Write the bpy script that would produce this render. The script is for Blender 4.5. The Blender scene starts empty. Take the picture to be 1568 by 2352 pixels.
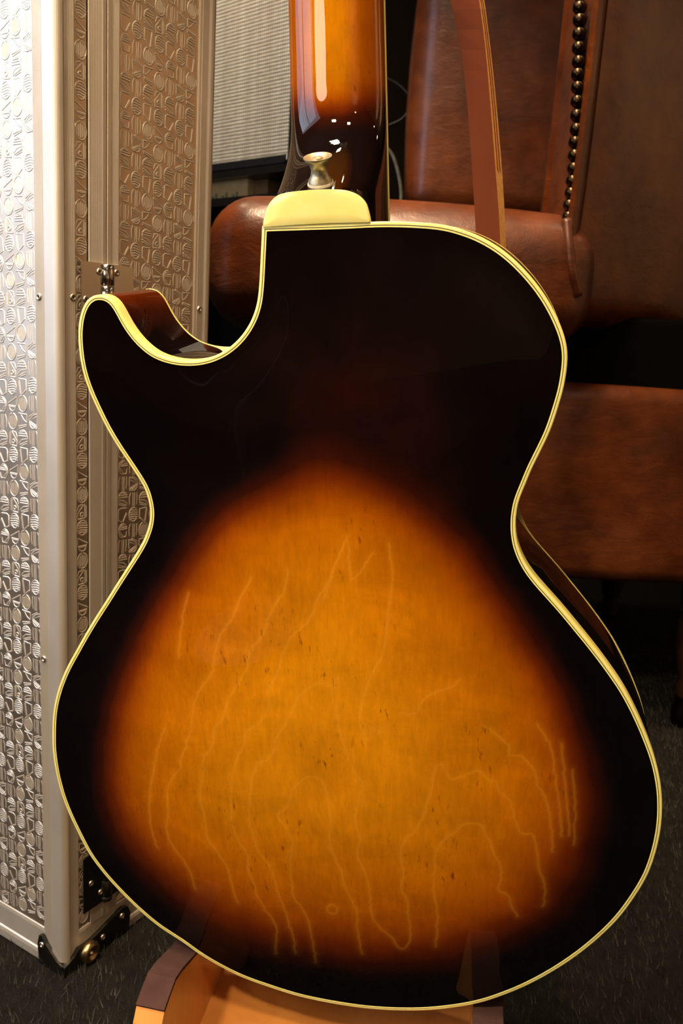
import bpy, bmesh, math, random
import numpy as np
from mathutils import Matrix, Vector
random.seed(7); np.random.seed(7)
S = bpy.context.scene
COL = S.collection

# ------------------------------------------------------------------ camera
F = 1950.0; HC = 0.60                      # focal length in pixels (1568x2352), camera height
_up = np.array([558, 9424, -1950.]); _up /= np.linalg.norm(_up)
_f = np.array([0, 0, 1.]); _Y = _f - _up * (_f @ _up); _Y /= np.linalg.norm(_Y)
_X = np.cross(_Y, _up)
if _X[0] < 0: _X = -_X
RC = np.array([_X, _Y, _up])               # camera (right, up, forward) -> world
CAM = np.array([0, 0, HC])
def ray(px, py): return RC @ (np.array([px - 784, 1176 - py, F]) / F)
def aty(px, py, y):
    d = ray(px, py); return CAM + d * (y / d[1])
def atplane(px, py, P, n):
    d = ray(px, py); return CAM + d * (((np.array(P) - CAM) @ n) / (d @ n))
cd = bpy.data.cameras.new('camera'); cam = bpy.data.objects.new('camera', cd); COL.objects.link(cam)
cr, cu, cf = RC[:, 0], RC[:, 1], RC[:, 2]
cam.matrix_world = Matrix(((cr[0], cu[0], -cf[0], 0), (cr[1], cu[1], -cf[1], 0), (cr[2], cu[2], -cf[2], HC), (0, 0, 0, 1)))
cd.sensor_fit = 'VERTICAL'; cd.sensor_height = 36; cd.lens = F / 2352 * 36
cd.clip_start = 0.02
cd.dof.use_dof = True; cd.dof.focus_distance = 0.52; cd.dof.aperture_fstop = 19
S.camera = cam

# ------------------------------------------------------------------ light
w = bpy.data.worlds.new('World'); S.world = w; w.use_nodes = True
w.node_tree.nodes['Background'].inputs[0].default_value = (0.62, 0.42, 0.26, 1)
w.node_tree.nodes['Background'].inputs[1].default_value = 0.25
S.view_settings.view_transform = 'Standard'; S.view_settings.look = 'None'
S.view_settings.gamma = 1; S.view_settings.exposure = 0.22; S.view_settings.use_curve_mapping = False
def area(name, loc, tgt, sx, sy, e, col):
    l = bpy.data.lights.new(name, 'AREA'); l.shape = 'RECTANGLE'; l.size = sx; l.size_y = sy; l.energy = e; l.color = col
    o = bpy.data.objects.new(name, l); COL.objects.link(o); o.location = loc
    o.rotation_euler = (Vector(tgt) - Vector(loc)).to_track_quat('-Z', 'Y').to_euler(); return o
area('window_light', (-1.54, 0.05, 1.20), (0.3, 0.35, 0.75), 1.5, 1.5, 10.5, (0.86, 0.90, 1.0))
SPOTS = [(-0.75, -0.9), (0.05, -0.75), (2.45, 0.3), (-0.40, 0.30), (-0.16, 0.85), (2.5, 1.4), (-0.75, 1.70), (0.7, -2.0)]  # ceiling spots plus fills added for right wall, chair arm, amplifier, rear wall
for i, (x, y) in enumerate(SPOTS):
    tx, ty, tz = ((-.05, .5, .3), (-.05, .5, .4), (2.9, .3, 1.2), (-.1, .7, .4), (-.16, 1.35, .7), (2.9, 1.5, 1.2), (-.3, 2.4, 1.0), (.7, -2.5, 1.0))[i]
    area('ceiling_and_fill_light', (x, y, 2.28), (tx, ty, tz), .16, .16, (4, 3, 9, 6, 8, 7, 6, 24)[i], (1.0, 0.74, 0.46)).data.spread = math.radians((60, 60, 70, 80, 55, 70, 90, 90)[i])

_pl = bpy.data.lights.new('added_fill_light', 'POINT'); _pl.energy = 6.2; _pl.color = (1, .80, .56); _pl.shadow_soft_size = .12  # unseen lamp added to light the guitar back from the front
_plo = bpy.data.objects.new('added_fill_light', _pl); COL.objects.link(_plo); _plo.location = (-.50, -.10, .82)

# ------------------------------------------------------------------ materials
def srgb(r, g, b):
    f = lambda c: (c / 255 / 12.92) if c / 255 <= .04045 else ((c / 255 + .055) / 1.055) ** 2.4
    return (f(r), f(g), f(b), 1)
class M:
    def __init__(s, name, col=(128, 128, 128), rough=.5, metal=0, coat=0, spec=.5, coatr=.03):
        s.m = bpy.data.materials.new(name); s.m.use_nodes = True; s.nt = s.m.node_tree
        s.b = s.nt.nodes['Principled BSDF']; s.out = s.nt.nodes['Material Output']
        s.b.inputs['Base Color'].default_value = srgb(*col); s.b.inputs['Roughness'].default_value = rough
        s.b.inputs['Metallic'].default_value = metal; s.b.inputs['Coat Weight'].default_value = coat
        s.b.inputs['Coat Roughness'].default_value = coatr; s.b.inputs['Specular IOR Level'].default_value = spec
    def n(s, t, **k):
        x = s.nt.nodes.new(t)
        for a, v in k.items(): setattr(x, a, v)
        return x
    def l(s, a, b): s.nt.links.new(a, b)
    def coord(s, scale=(1, 1, 1), kind='Object', rot=(0, 0, 0)):
        tc = s.n('ShaderNodeTexCoord'); mp = s.n('ShaderNodeMapping'); mp.inputs['Scale'].default_value = scale; mp.inputs['Rotation'].default_value = rot
        s.l(tc.outputs[kind], mp.inputs[0]); return mp.outputs[0]
    def noise(s, scale, co, detail=4, rough=.55, dist=0):
        x = s.n('ShaderNodeTexNoise'); x.inputs['Scale'].default_value = scale; x.inputs['Detail'].default_value = detail
        x.inputs['Roughness'].default_value = rough; x.inputs['Distortion'].default_value = dist; s.l(co, x.inputs['Vector']); return x.outputs['Fac']
    def ramp(s, fac, stops, interp='LINEAR'):
        x = s.n('ShaderNodeValToRGB'); e = x.color_ramp; e.interpolation = interp
        while len(e.elements) > 1: e.elements.remove(e.elements[-1])
        e.elements[0].position = stops[0][0]; e.elements[0].color = srgb(*stops[0][1])
        for p, c in stops[1:]:
            q = e.elements.new(p); q.color = srgb(*c)
        s.l(fac, x.inputs[0]); return x.outputs[0]
    def math(s, op, a, b=None, clamp=False):
        x = s.n('ShaderNodeMath', operation=op, use_clamp=clamp)
        for i, v in enumerate((a, b)):
            if v is None: continue
            if isinstance(v, (int, float)): x.inputs[i].default_value = v
            else: s.l(v, x.inputs[i])
        return x.outputs[0]
    def maprange(s, v, a, b, c, d):
        x = s.n('ShaderNodeMapRange'); s.l(v, x.inputs[0])
        for i, q in enumerate((a, b, c, d)): x.inputs[i + 1].default_value = q
        return x.outputs[0]
    def mix(s, fac, a, b, mode='MIX'):
        x = s.n('ShaderNodeMix', data_type='RGBA', blend_type=mode)
        for sock, v in ((x.inputs[0], fac), (x.inputs[6], a), (x.inputs[7], b)):
            if isinstance(v, (int, float)): sock.default_value = v
            elif isinstance(v, tuple): sock.default_value = srgb(*v)
            else: s.l(v, sock)
        return x.outputs[2]
    def bump(s, h, strength=.3, dist=.001, prev=None):
        x = s.n('ShaderNodeBump'); x.inputs['Strength'].default_value = strength; x.inputs['Distance'].default_value = dist
        s.l(h, x.inputs['Height'])
        if prev is not None: s.l(prev, x.inputs['Normal'])
        s.l(x.outputs[0], s.b.inputs['Normal']); return x.outputs[0]
    def col(s, c): s.l(c, s.b.inputs['Base Color'])
    def attr(s, name):
        x = s.n('ShaderNodeAttribute'); x.attribute_name = name; return x.outputs['Fac']

def m_noisy(name, c1, c2, scale, rough, metal=0, coat=0, bump=0, bscale=200, bd=.0005, stretch=(1, 1, 1), spec=.5, rvar=0):
    m = M(name, c1, rough, metal, coat, spec); co = m.coord(stretch)
    f = m.noise(scale, co); m.col(m.ramp(f, [(.3, c1), (.7, c2)]))
    if bump: m.bump(m.noise(bscale, co, 3), bump, bd)
    if rvar: m.l(m.maprange(m.noise(scale * 2.3, co), .3, .7, rough - rvar, rough + rvar), m.b.inputs['Roughness'])
    return m.m
# sunburst lacquer: colour follows the 'burst' attribute sprayed on the wood, 'grain' marks the growth rings
def m_burst():
    m = M('sunburst_lacquer', rough=.45, coat=1, coatr=.02, spec=0)
    co = m.coord((1, .22, 1)); co1 = m.coord()
    t = m.attr('burst'); t = m.math('ADD', t, m.maprange(m.noise(14, co1, 3), .3, .7, -.05, .05))
    base = m.ramp(m.math('MULTIPLY', t, .5), [(0, (9, 5, 5)), (.05, (17, 8, 7)), (.14, (52, 16, 6)), (.25, (104, 38, 4)), (.38, (156, 74, 2)), (.55, (190, 106, 2)), (.8, (214, 134, 8)), (1, (222, 144, 14))])
    fig = m.maprange(m.noise(260, co, 5, .7), .25, .75, .82, 1.12)
    mot = m.maprange(m.noise(16, m.coord((1, 1.6, 1)), 4, .6, .6), .3, .7, .80, 1.13)
    v = m.math('MULTIPLY', fig, mot)
    cm = m.n('ShaderNodeCombineColor'); [m.l(v, cm.inputs[i]) for i in range(3)]
    c = m.mix(1.0, base, cm.outputs[0], 'MULTIPLY')
    fl = m.math('MULTIPLY', m.maprange(m.noise(330, m.coord((1, .3, 1)), 2, .5), .62, .74, 0, 1), m.maprange(m.noise(22, co1, 2), .50, .64, 0, .75))
    fl = m.math('MULTIPLY', fl, m.maprange(t, .2, .8, 0, 1))
    c = m.mix(fl, c, (86, 34, 4))
    g = m.math('MULTIPLY', m.attr('grain'), m.maprange(t, .05, .6, .25, 1)); g = m.math('MULTIPLY', g, .20)
    c = m.mix(g, c, (250, 172, 50)); m.col(c)
    return m.m
MB = m_burst()
M_BIND = m_noisy('aged_cream_binding', (255, 238, 132), (255, 246, 156), 60, .3, coat=.6)
M_BLACKLINE = M('black_purfling', (10, 7, 6), .5).m
M_FB = m_noisy('dark_rosewood', (40, 24, 16), (58, 34, 22), 50, .4, stretch=(1, .1, 1))
M_BRASS = m_noisy('worn_nickel', (214, 204, 176), (186, 172, 136), 400, .42, .9, rvar=.08)
M_FELT_W = m_noisy('cream_felt', (226, 214, 188), (200, 186, 160), 900, .95, bump=.5, bscale=1500)
M_CASEM = M('sand_blasted_aluminium', (214, 203, 190), .40, .9)
_co = M_CASEM.coord(); M_CASEM.l(M_CASEM.maprange(M_CASEM.noise(25, _co), 0.3, .7, .30, .40), M_CASEM.b.inputs['Roughness'])
M_CASEM.col(M_CASEM.ramp(M_CASEM.noise(8, _co), [(.3, (190, 172, 152)), (.7, (208, 192, 174))]))
M_CASEM.bump(M_CASEM.noise(700, _co, 2), .12, .0002); M_CASEM = M_CASEM.m
M_RELIEF = m_noisy('lit_raised_aluminium', (236, 226, 210), (222, 210, 194), 60, .36, .65)  # lighter than the panel: light caught by the strokes put into the colour
M_EXTR = M('brushed_aluminium', (212, 204, 190), .44, .6)
_co = M_EXTR.coord((1, 1, .02)); M_EXTR.bump(M_EXTR.noise(900, _co, 2), .15, .0002)
M_EXTR.col(M_EXTR.ramp(M_EXTR.noise(14, M_EXTR.coord((1, 1, .6))), [(.3, (196, 186, 170)), (.7, (216, 208, 196))])); M_EXTR = M_EXTR.m
M_CHROME = M('polished_chrome', (225, 222, 216), .12, 1).m
M_RIVET = m_noisy('aluminium_rivet', (225, 215, 200), (190, 180, 165), 300, .32, 1)
M_DMETAL = m_noisy('steel_and_dim_chrome', (74, 72, 66), (50, 48, 44), 60, .35, .9)
M_BLACK = m_noisy('black_gap', (9, 8, 7), (12, 10, 9), 60, .95, spec=0)
def m_leather(name, c1, c2, c3):
    m = M(name, c1, .42, 0, .35, .35, .24); co = m.coord()
    f = m.math('ADD', m.math('MULTIPLY', m.noise(5, co, 5), .65), m.math('MULTIPLY', m.noise(28, co, 4), .35))
    m.col(m.ramp(f, [(.35, c1), (.5, c2), (.66, c3)]))
    m.l(m.maprange(m.noise(9, co, 3), .35, .65, .30, .50), m.b.inputs['Roughness'])
    vo = m.n('ShaderNodeTexVoronoi'); vo.inputs['Scale'].default_value = 420; m.l(co, vo.inputs['Vector'])
    p = m.bump(vo.outputs['Distance'], .22, .0006); m.bump(m.noise(30, m.coord((1, 1, 2.2)), 4, .6, .5), .3, .004, p)
    return m.m
M_LEATHER = m_leather('cognac_leather', (56, 24, 8), (82, 37, 12), (106, 53, 20))
M_STRAP = m_noisy('strap_leather', (100, 46, 20), (116, 56, 28), 12, .75, stretch=(1, 1, .3), spec=.08)
M_STRAPE = m_noisy('strap_edge', (240, 178, 100), (220, 152, 78), 300, .55)
M_STUD = m_noisy('antique_brass_nail', (58, 46, 36), (78, 64, 48), 60, .28, 1)
def m_wood(name, c1, c2, rough=.35, coat=.3):
    m = M(name, c1, rough, 0, coat, .5, .15); co = m.coord((1, 1, .15))
    f = m.noise(40, co, 5, .6, .8); m.col(m.ramp(f, [(.3, c1), (.7, c2)])); return m.m
M_WOOD = m_wood('honey_plywood', (206, 134, 62), (222, 152, 78))
M_FELT_B = m_noisy('brown_felt', (66, 46, 42), (78, 55, 50), 90, .98, bump=.4, bscale=900, bd=.0006, spec=.1)
M_TOLEX = m_noisy('black_tolex', (20, 21, 26), (28, 29, 34), 300, .4, bump=.4, bscale=900)
M_SHELF = m_noisy('black_laminate', (16, 16, 18), (22, 22, 24), 20, .35)
M_CARD = m_noisy('buff_card', (196, 164, 112), (180, 148, 98), 30, .8)
M_CARD2 = m_noisy('brown_card', (128, 98, 60), (112, 84, 50), 30, .8)
M_GREEN = m_noisy('green_print', (92, 110, 74), (110, 120, 84), 60, .8)
M_CABLE = m_noisy('black_cable_rubber', (30, 29, 26), (36, 35, 31), 60, .5)
M_CABLEG = m_noisy('grey_cable_rubber', (136, 132, 112), (110, 106, 92), 60, .5)
def m_grille():
    m = M('silver_grille_cloth', rough=.6); co = m.coord()
    sp = m.n('ShaderNodeSeparateXYZ'); m.l(co, sp.inputs[0])
    wz = m.math('SINE', m.math('MULTIPLY', sp.outputs[2], 2 * math.pi / .0085)); wx = m.math('SINE', m.math('MULTIPLY', sp.outputs[0], 2 * math.pi / .0075))
    h = m.math('ADD', m.math('MULTIPLY', wz, .6), m.math('MULTIPLY', wx, .4))
    h = m.math('ADD', h, m.maprange(m.noise(160, m.coord((.3, 1, 1.5)), 3), .3, .7, -.22, .22))
    c = m.ramp(m.maprange(h, -1.2, 1.2, 0, 1), [(.05, (70, 68, 62)), (.4, (150, 150, 142)), (.75, (208, 208, 202)), (1, (236, 236, 232))])
    st = m.maprange(m.noise(28, m.coord((1, 1, .03)), 2), .35, .65, 0, .35); c = m.mix(st, c, (120, 106, 84)); m.col(c)
    m.bump(h, .6, .001); return m.m
M_GRILLE = m_grille()
M_CARPET = m_noisy('charcoal_carpet', (20, 19, 17), (32, 31, 28), 60, .95, bump=.9, bscale=500, bd=.004, spec=.1)
M_PILE = m_noisy('carpet_pile', (30, 29, 26), (64, 62, 56), 40, .85, spec=.15)
M_WALLD = m_noisy('dark_painted_wall', (44, 42, 35), (52, 49, 40), 6, .7)
M_WALLB = m_noisy('brown_painted_wall', (166, 134, 102), (178, 146, 112), 4, .7)
M_WALLW = m_noisy('warm_plaster', (190, 168, 138), (200, 178, 150), 4, .8)
M_LAMP = M('lamp_glass', (255, 240, 220), .4); M_LAMP.b.inputs['Emission Color'].default_value = (1, .78, .5, 1); M_LAMP.b.inputs['Emission Strength'].default_value = 22; M_LAMP = M_LAMP.m
M_SKYG = M('daylight_pane', (220, 230, 255), .2); M_SKYG.b.inputs['Emission Color'].default_value = (.62, .76, 1, 1); M_SKYG.b.inputs['Emission Strength'].default_value = 2.2; M_SKYG = M_SKYG.m
M_WALLR = m_noisy('umber_painted_wall', (112, 86, 68), (122, 94, 74), 4, .8)
M_CEIL = m_noisy('dark_ceiling_board', (74, 60, 48), (84, 68, 54), 4, .8)
M_FRAME = m_noisy('painted_frame', (60, 50, 42), (70, 58, 48), 10, .5)

# ------------------------------------------------------------------ helpers
def link(name, me, mat, parent=None, smooth=False, label=None):
    o = bpy.data.objects.new(name, me); COL.objects.link(o)
    if mat is not None:
        for q in (mat if isinstance(mat, list) else [mat]): me.materials.append(q)
    if smooth: me.shade_smooth()
    if parent is not None: o.parent = parent
    if label: o['label'] = label
    return o
def mesh(name, vs, fs, mat, parent=None, smooth=False, label=None, sharp=None):
    me = bpy.data.meshes.new(name); me.from_pydata([tuple(map(float, v)) for v in vs], [], [tuple(map(int, q)) for q in fs]); me.update()
    o = link(name, me, mat, parent, smooth, label)
    if sharp: me.set_sharp_from_angle(angle=math.radians(sharp))
    return o
def tag(o, label, cat, group=None):
    o['label'] = label; o['category'] = cat
    if group: o['group'] = group
    return o
def struct(o): o['kind'] = 'structure'; return o
def empty(name, loc=(0, 0, 0), mat=None):
    o = bpy.data.objects.new(name, None); COL.objects.link(o); o.empty_display_size = .05
    if mat is not None: o.matrix_world = mat
    else: o.location = loc
    return o
def frame(o, X, Y, Z):
    return Matrix(((X[0], Y[0], Z[0], o[0]), (X[1], Y[1], Z[1], o[1]), (X[2], Y[2], Z[2], o[2]), (0, 0, 0, 1)))
class B:                                    # collects shapes into one mesh
    def __init__(s): s.v = []; s.f = []
    def add(s, vs, fs):
        k = len(s.v); s.v += [tuple(v) for v in vs]; s.f += [tuple(i + k for i in q) for q in fs]; return s
    def box(s, a, b):
        x0, y0, z0 = a; x1, y1, z1 = b
        return s.add([(x0, y0, z0), (x1, y0, z0), (x1, y1, z0), (x0, y1, z0), (x0, y0, z1), (x1, y0, z1), (x1, y1, z1), (x0, y1, z1)],
                     [(0, 3, 2, 1), (4, 5, 6, 7), (0, 1, 5, 4), (1, 2, 6, 5), (2, 3, 7, 6), (3, 0, 4, 7)])
    def loft(s, rings, closed=True, caps=True):
        k = len(rings[0]); vs = [p for r in rings for p in r]; fs = []
        for i in range(len(rings) - 1):
            for j in range(k if closed else k - 1):
                a = i * k + j; b = i * k + (j + 1) % k; fs.append((a, b, b + k, a + k))
        if caps and closed: fs += [tuple(range(k))[::-1], tuple(range((len(rings) - 1) * k, len(rings) * k))]
        return s.add(vs, fs)
    def lathe(s, prof, M4, n=20):            # prof: (radius, height) about local z, placed by matrix
        rings = [[tuple(M4 @ Vector((r * math.cos(2 * math.pi * j / n), r * math.sin(2 * math.pi * j / n), h))) for j in range(n)] for r, h in prof]
        return s.loft(rings)
    def out(s, name, mat, parent=None, smooth=False, label=None, bevel=0, seg=3, sharp=None):
        o = mesh(name, s.v, s.f, mat, parent, smooth, label, sharp)
        bm = bmesh.new(); bm.from_mesh(o.data)
        if bevel: bmesh.ops.bevel(bm, geom=bm.edges[:] + bm.verts[:], offset=bevel, segments=seg, profile=.5, affect='EDGES')
        bmesh.ops.recalc_face_normals(bm, faces=bm.faces[:])
        bm.to_mesh(o.data); bm.free()
        if bevel: o.data.shade_smooth(); o.data.set_sharp_from_angle(angle=math.radians(35))
        return o
def catmull(P, n, closed=False):
    P = np.array(P, float); N = len(P)
    if closed: Q = np.vstack([P[-1], P, P[0], P[1]]); seg = N
    else: Q = np.vstack([2 * P[0] - P[1], P, 2 * P[-1] - P[-2]]); seg = N - 1
    res = []
    for i in range(seg):
        p0, p1, p2, p3 = Q[i], Q[i + 1], Q[i + 2], Q[i + 3]
        for t in np.linspace(0, 1, 12, endpoint=False):
            res.append(.5 * ((2 * p1) + (-p0 + p2) * t + (2 * p0 - 5 * p1 + 4 * p2 - p3) * t * t + (-p0 + 3 * p1 - 3 * p2 + p3) * t ** 3))
    if not closed: res.append(P[-1])
    else: res.append(res[0])
    res = np.array(res); d = np.r_[0, np.cumsum(np.linalg.norm(np.diff(res, axis=0), axis=1))]
    u = np.linspace(0, d[-1], n, endpoint=not closed)
    return np.stack([np.interp(u, d, res[:, k]) for k in range(res.shape[1])], 1)
def tube(b, pts, r, n=10):
    pts = np.array(pts); T = np.gradient(pts, axis=0); T /= np.linalg.norm(T, axis=1)[:, None]
    up = np.array([0, 0, 1.]) if abs(T[0][2]) < .9 else np.array([1., 0, 0]); rings = []
    for p, t in zip(pts, T):
        a = up - t * (up @ t); a /= np.linalg.norm(a); c = np.cross(t, a); up = a
        rings.append([p + r * (a * math.cos(2 * math.pi * j / n) + c * math.sin(2 * math.pi * j / n)) for j in range(n)])
    b.loft(rings)

# ------------------------------------------------------------------ room
def slab(name, a, b, m): return struct(B().box(a, b).out(name, m))
slab('floor', (-1.7, -2.6, -.05), (3.0, 3.3, 0), M_CARPET)
slab('ceiling', (-1.7, -2.6, 2.35), (3.0, 3.3, 2.45), M_CEIL)
slab('wall_back', (-1.7, 3.2, 0), (3.0, 3.3, 2.35), M_WALLD)
slab('wall_right', (2.9, -2.6, 0), (3.0, 3.2, 2.35), M_WALLB)
slab('wall_rear', (-1.7, -2.6, 0), (2.9, -2.5, 2.35), M_WALLR)
_w = B()
for a, b in (((-1.7, -2.5, 0), (-1.6, -.75, 2.35)), ((-1.7, .85, 0), (-1.6, 3.2, 2.35)), ((-1.7, -.75, 0), (-1.6, .85, .40)), ((-1.7, -.75, 2.0), (-1.6, .85, 2.35))): _w.box(a, b)
struct(_w.out('wall_left', M_WALLR))
_w = B()
for a, b in (((-1.68, -.75, .4), (-1.58, -.70, 2.0)), ((-1.68, .80, .4), (-1.58, .85, 2.0)), ((-1.68, -.75, .4), (-1.58, .85, .45)), ((-1.68, -.75, 1.95), (-1.58, .85, 2.0)), ((-1.67, .02, .4), (-1.59, .08, 2.0))): _w.box(a, b)
_win = struct(_w.out('window_1', M_FRAME))
B().box((-1.66, -.72, .42), (-1.65, .82, 1.98)).out('pane', M_SKYG, _win)
for i, (x, y) in enumerate(SPOTS):
    t = tag(empty('ceiling_and_fill_lamp', (x, y, 2.35)), 'small square ceiling spotlight above the room, in a set with added fills', 'lamp', 'ceiling spotlights')
    B().box((-.1, -.1, -.04), (.1, .1, 0)).out('housing', M_FRAME, t, bevel=.006)
    B().box((-.08, -.08, -.047), (.08, .08, -.04)).out('lens', M_LAMP, t)
t = tag(empty('added_fill_lamp', (-.50, -.10, 0)), 'unseen floor lamp added as fill light, standing left behind the viewer', 'lamp')
_I = Matrix.Identity(4)
B().lathe([(0, 0), (.13, 0), (.13, .012), (.02, .022), (0, .022)], _I, 28).out('base', M_FRAME, t, True, sharp=40)
B().lathe([(0, .02), (.009, .02), (.009, 0.66), (0, 0.66)], _I, 12).out('pole', M_FRAME, t, True, sharp=40)
B().lathe([(0, .65), (.03, .65), (.05, .66), (.055, .69), (0, .69)], _I, 20).out('shade_holder', M_FRAME, t, True, sharp=40)
# carpet pile in the part of the floor the photograph shows
def pile():
    n = 90000; x = np.random.uniform(-.75, 1.1, n); y = np.random.uniform(.28, 1.7, n)
    h = np.random.uniform(.004, .011, n); a = np.random.uniform(0, 6.28, n); lean = np.random.uniform(0, .008, n); wd = .0007
    la = np.random.normal(1.9, .6, n)
    v = np.empty((n, 3, 3)); dx, dy = np.cos(a) * wd, np.sin(a) * wd
    v[:, 0] = np.stack([x - dx, y - dy, 0 * x], 1); v[:, 1] = np.stack([x + dx, y + dy, 0 * x], 1)
    v[:, 2] = np.stack([x + np.cos(la) * lean, y + np.sin(la) * lean, h], 1)
    me = bpy.data.meshes.new('carpet_pile'); me.from_pydata(v.reshape(-1, 3).tolist(), [], np.arange(n * 3).reshape(-1, 3).tolist())
    o = link('carpet_pile', me, M_PILE); o['kind'] = 'stuff'; tag(o, 'short dark charcoal carpet pile covering the floor', 'carpet')
pile()

# ------------------------------------------------------------------ flight case
CC = aty(150, 2235, 1.0); CC = CAM + (CC - CAM) * (HC / (HC - CC[2])); CC[2] = 0
cr_ = RC @ np.array([1220, 326, F]); cr_[2] = 0; cr_ /= np.linalg.norm(cr_); cl_ = np.array([-cr_[1], cr_[0], 0])
case = tag(empty('flight_case', mat=frame(CC, cr_, cl_, (0, 0, 1))), 'tall silver aluminium flight case with embossed panels standing left of the guitar', 'flight case')
CH = 1.30; W_R = .181; W_L = .46
def onR(sz, o=0): return (sz[0], -o, sz[1])
B().box((.001, .001, .006), (W_R - .001, W_L, CH)).out('shell', M_BLACK, case)
# embossed sheet panels: plate plus the stamped relief
def glyphs():
    el = lambda a0, a1, rx=.42, ry=.46, n=7: [(rx * math.cos(math.radians(a0 + (a1 - a0) * i / n)), ry * math.sin(math.radians(a0 + (a1 - a0) * i / n))) for i in range(n + 1)]
    G = {}
    hw = lambda y, rx=.42, ry=.47: rx * math.sqrt(max(0, 1 - (y / ry) ** 2)) ** .6
    G['a'] = [el(100, 440, .43, .47, 14)] + [[(x, -.34 + abs(x) * .4), (x, .34 - abs(x) * .4)] for x in (-.27, -.14, 0, .14, .27)]
    G['b'] = [[(-.36, -.3), (-.38, .2), (-.25, .42)], [(-.05, .42), (-.03, -.1), (-.06, -.44)], [(.12, .4), (.1, -.44)], [(.34, .38), (.36, 0), (.3, -.36)]]
    G['c'] = [el(200, 20, .42, .46, 6)] + [[(-hw(y), y - .02), (-.1, y + .03), (hw(y), y - .06)] for y in (.28, .14, 0, -.14, -.27)] + [el(200, 340, .38, .44, 6)]
    G['d'] = [[(-.4, .42), (-.38, -.1)], [(-.4, .42), (.0, .3), (.4, .02)], [(-.36, .26), (.32, -.02), (-.36, -.3)], [(-.38, -.36), (.36, -.06)], [(-.3, -.44), (.34, -.16)], el(200, 350, .4, .46, 6), [(-.1, .44), (.38, .2)]]
    G['e'] = [[(-.4, -.3), (-.38, .36), (-.2, .44), (.34, .4)], [(.06, -.44), (.4, .04)], [(-.38, -.3), (-.1, -.44)], [(.02, -.4), (.36, .08)]]
    G['e2'] = [[(-.38, -.2), (-.38, .4), (.3, .42)], [(.14, -.44), (.28, .34)], [(.19, -.44), (.33, .3)], [(-.34, -.2), (-.02, -.44)]]
    G['f'] = [el(180, 60, .42, .46, 6), [(-.4, .26), (.38, .24)], [(-.4, .12), (.4, .1)], [(-.4, -.02), (.1, -.1), (.4, -.34)], [(-.4, -.16), (.3, -.42)], [(-.36, -.3), (.14, -.46)], [(-.1, .38), (.3, .36)]]
    G['g'] = [[(-.4, .42), (.4, .02)], [(-.42, .3), (-.4, .0)], [(-.36, -.1), (.34, -.1)], el(200, 340, .36, .42, 5), [(-.3, -.16), (.32, -.16)]]
    G['g2'] = [[(-.38, .4), (.38, .42)], [(-.36, -.06), (-.08, .08), (.2, .36)], [(-.4, .4), (-.4, .0)], [(-.36, -.2), (.38, -.34)], [(-.34, -.28), (.3, -.46)]]
    G['h'] = [el(180, 30, .38, .44, 6), el(180, 40, .28, .34, 5), [(-.1, .18), (.38, .2)], [(-.3, .08), (.38, .08)], el(170, 380, .36, .36, 9)[:1] + [(-.34, -.1), (-.2, -.4), (.3, -.42), (.38, -.1)], [(-.3, -.02), (.1, -.42)]]
    G['h2'] = [[(-.4, .1), (-.3, .36), (.0, .42)], [(-.36, -.4), (-.38, -.1), (.12, .4)], el(0, 330, .13, .12, 8), [(.22, .4), (.24, -.4)], [(.34, .3), (.34, -.34)], [(-.36, -.44), (.1, -.42)]]
    for k, v in G.items():
        if k == 'h2': G[k] = [[(x - (.04 if i == 2 else 0), y - (.18 if i == 2 else 0)) for x, y in l] for i, l in enumerate(v)]
    return G
GL = glyphs()
TILE = [['h', 'b', 'f', 'e'], ['b', 'd', 'b', 'c'], ['a', 'g2', 'f', 'e2'], ['g', 'a', 'h2', 'c']]
def emboss(a0, a1, z0, z1, mapf, name, ph=0, hgt=.00042):
    vs, fs = [], []; cw, ch = .0131, .01455
    nc = int((a1 - a0) / cw) + 2; nr = int((z1 - z0) / ch) + 3; ww = .00076
    for c in range(-1, nc):
        for r in range(-1, nr):
            k = c + ph; gl = GL[TILE[k % 4][(-r + (k // 4) * 0) % 4]]
            cx = a0 + (c + .5) * cw; cz = z0 + (r + .5) * ch + (-k * .10 * ch) % (4 * ch) - 2 * ch + 0
            for st in gl:
                P = [(cx + x * cw, cz + y * ch) for x, y in st]
                if any(not (a0 + .0006 < x < a1 - .0006 and z0 < y < z1) for x, y in P): continue
                P = np.array(P); T = np.gradient(P, axis=0) if len(P) > 1 else P; T /= np.linalg.norm(T, axis=1)[:, None] + 1e-9; N = np.stack([-T[:, 1], T[:, 0]], 1)
                P[0] -= T[0] * .0003; P[-1] += T[-1] * .0003; b = len(vs); n = len(P)
                for i in range(n):
                    hh = hgt * (.35 if i in (0, n - 1) else 1)
                    if n == 2: hh = hgt * .9
                    for q, h in ((-1, 0), (-.6, .75), (0, 1), (.6, .75), (1, 0)):
                        vs.append(mapf(P[i][0] + N[i][0] * ww * q, P[i][1] + N[i][1] * ww * q, hh * h))
                    if i:
                        for j in range(4):
                            a = b + (i - 1) * 5 + j; fs.append((a, a + 1, a + 6, a + 5))
                fs.append((b, b + 1, b + 2, b + 3, b + 4)); e = b + (n - 1) * 5; fs.append((e + 4, e + 3, e + 2, e + 1, e))
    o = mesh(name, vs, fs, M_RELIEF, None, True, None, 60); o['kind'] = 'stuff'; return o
fR = lambda a, z, h: (a, -h, z)
fL = lambda a, z, h: (-h, a, z)
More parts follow.
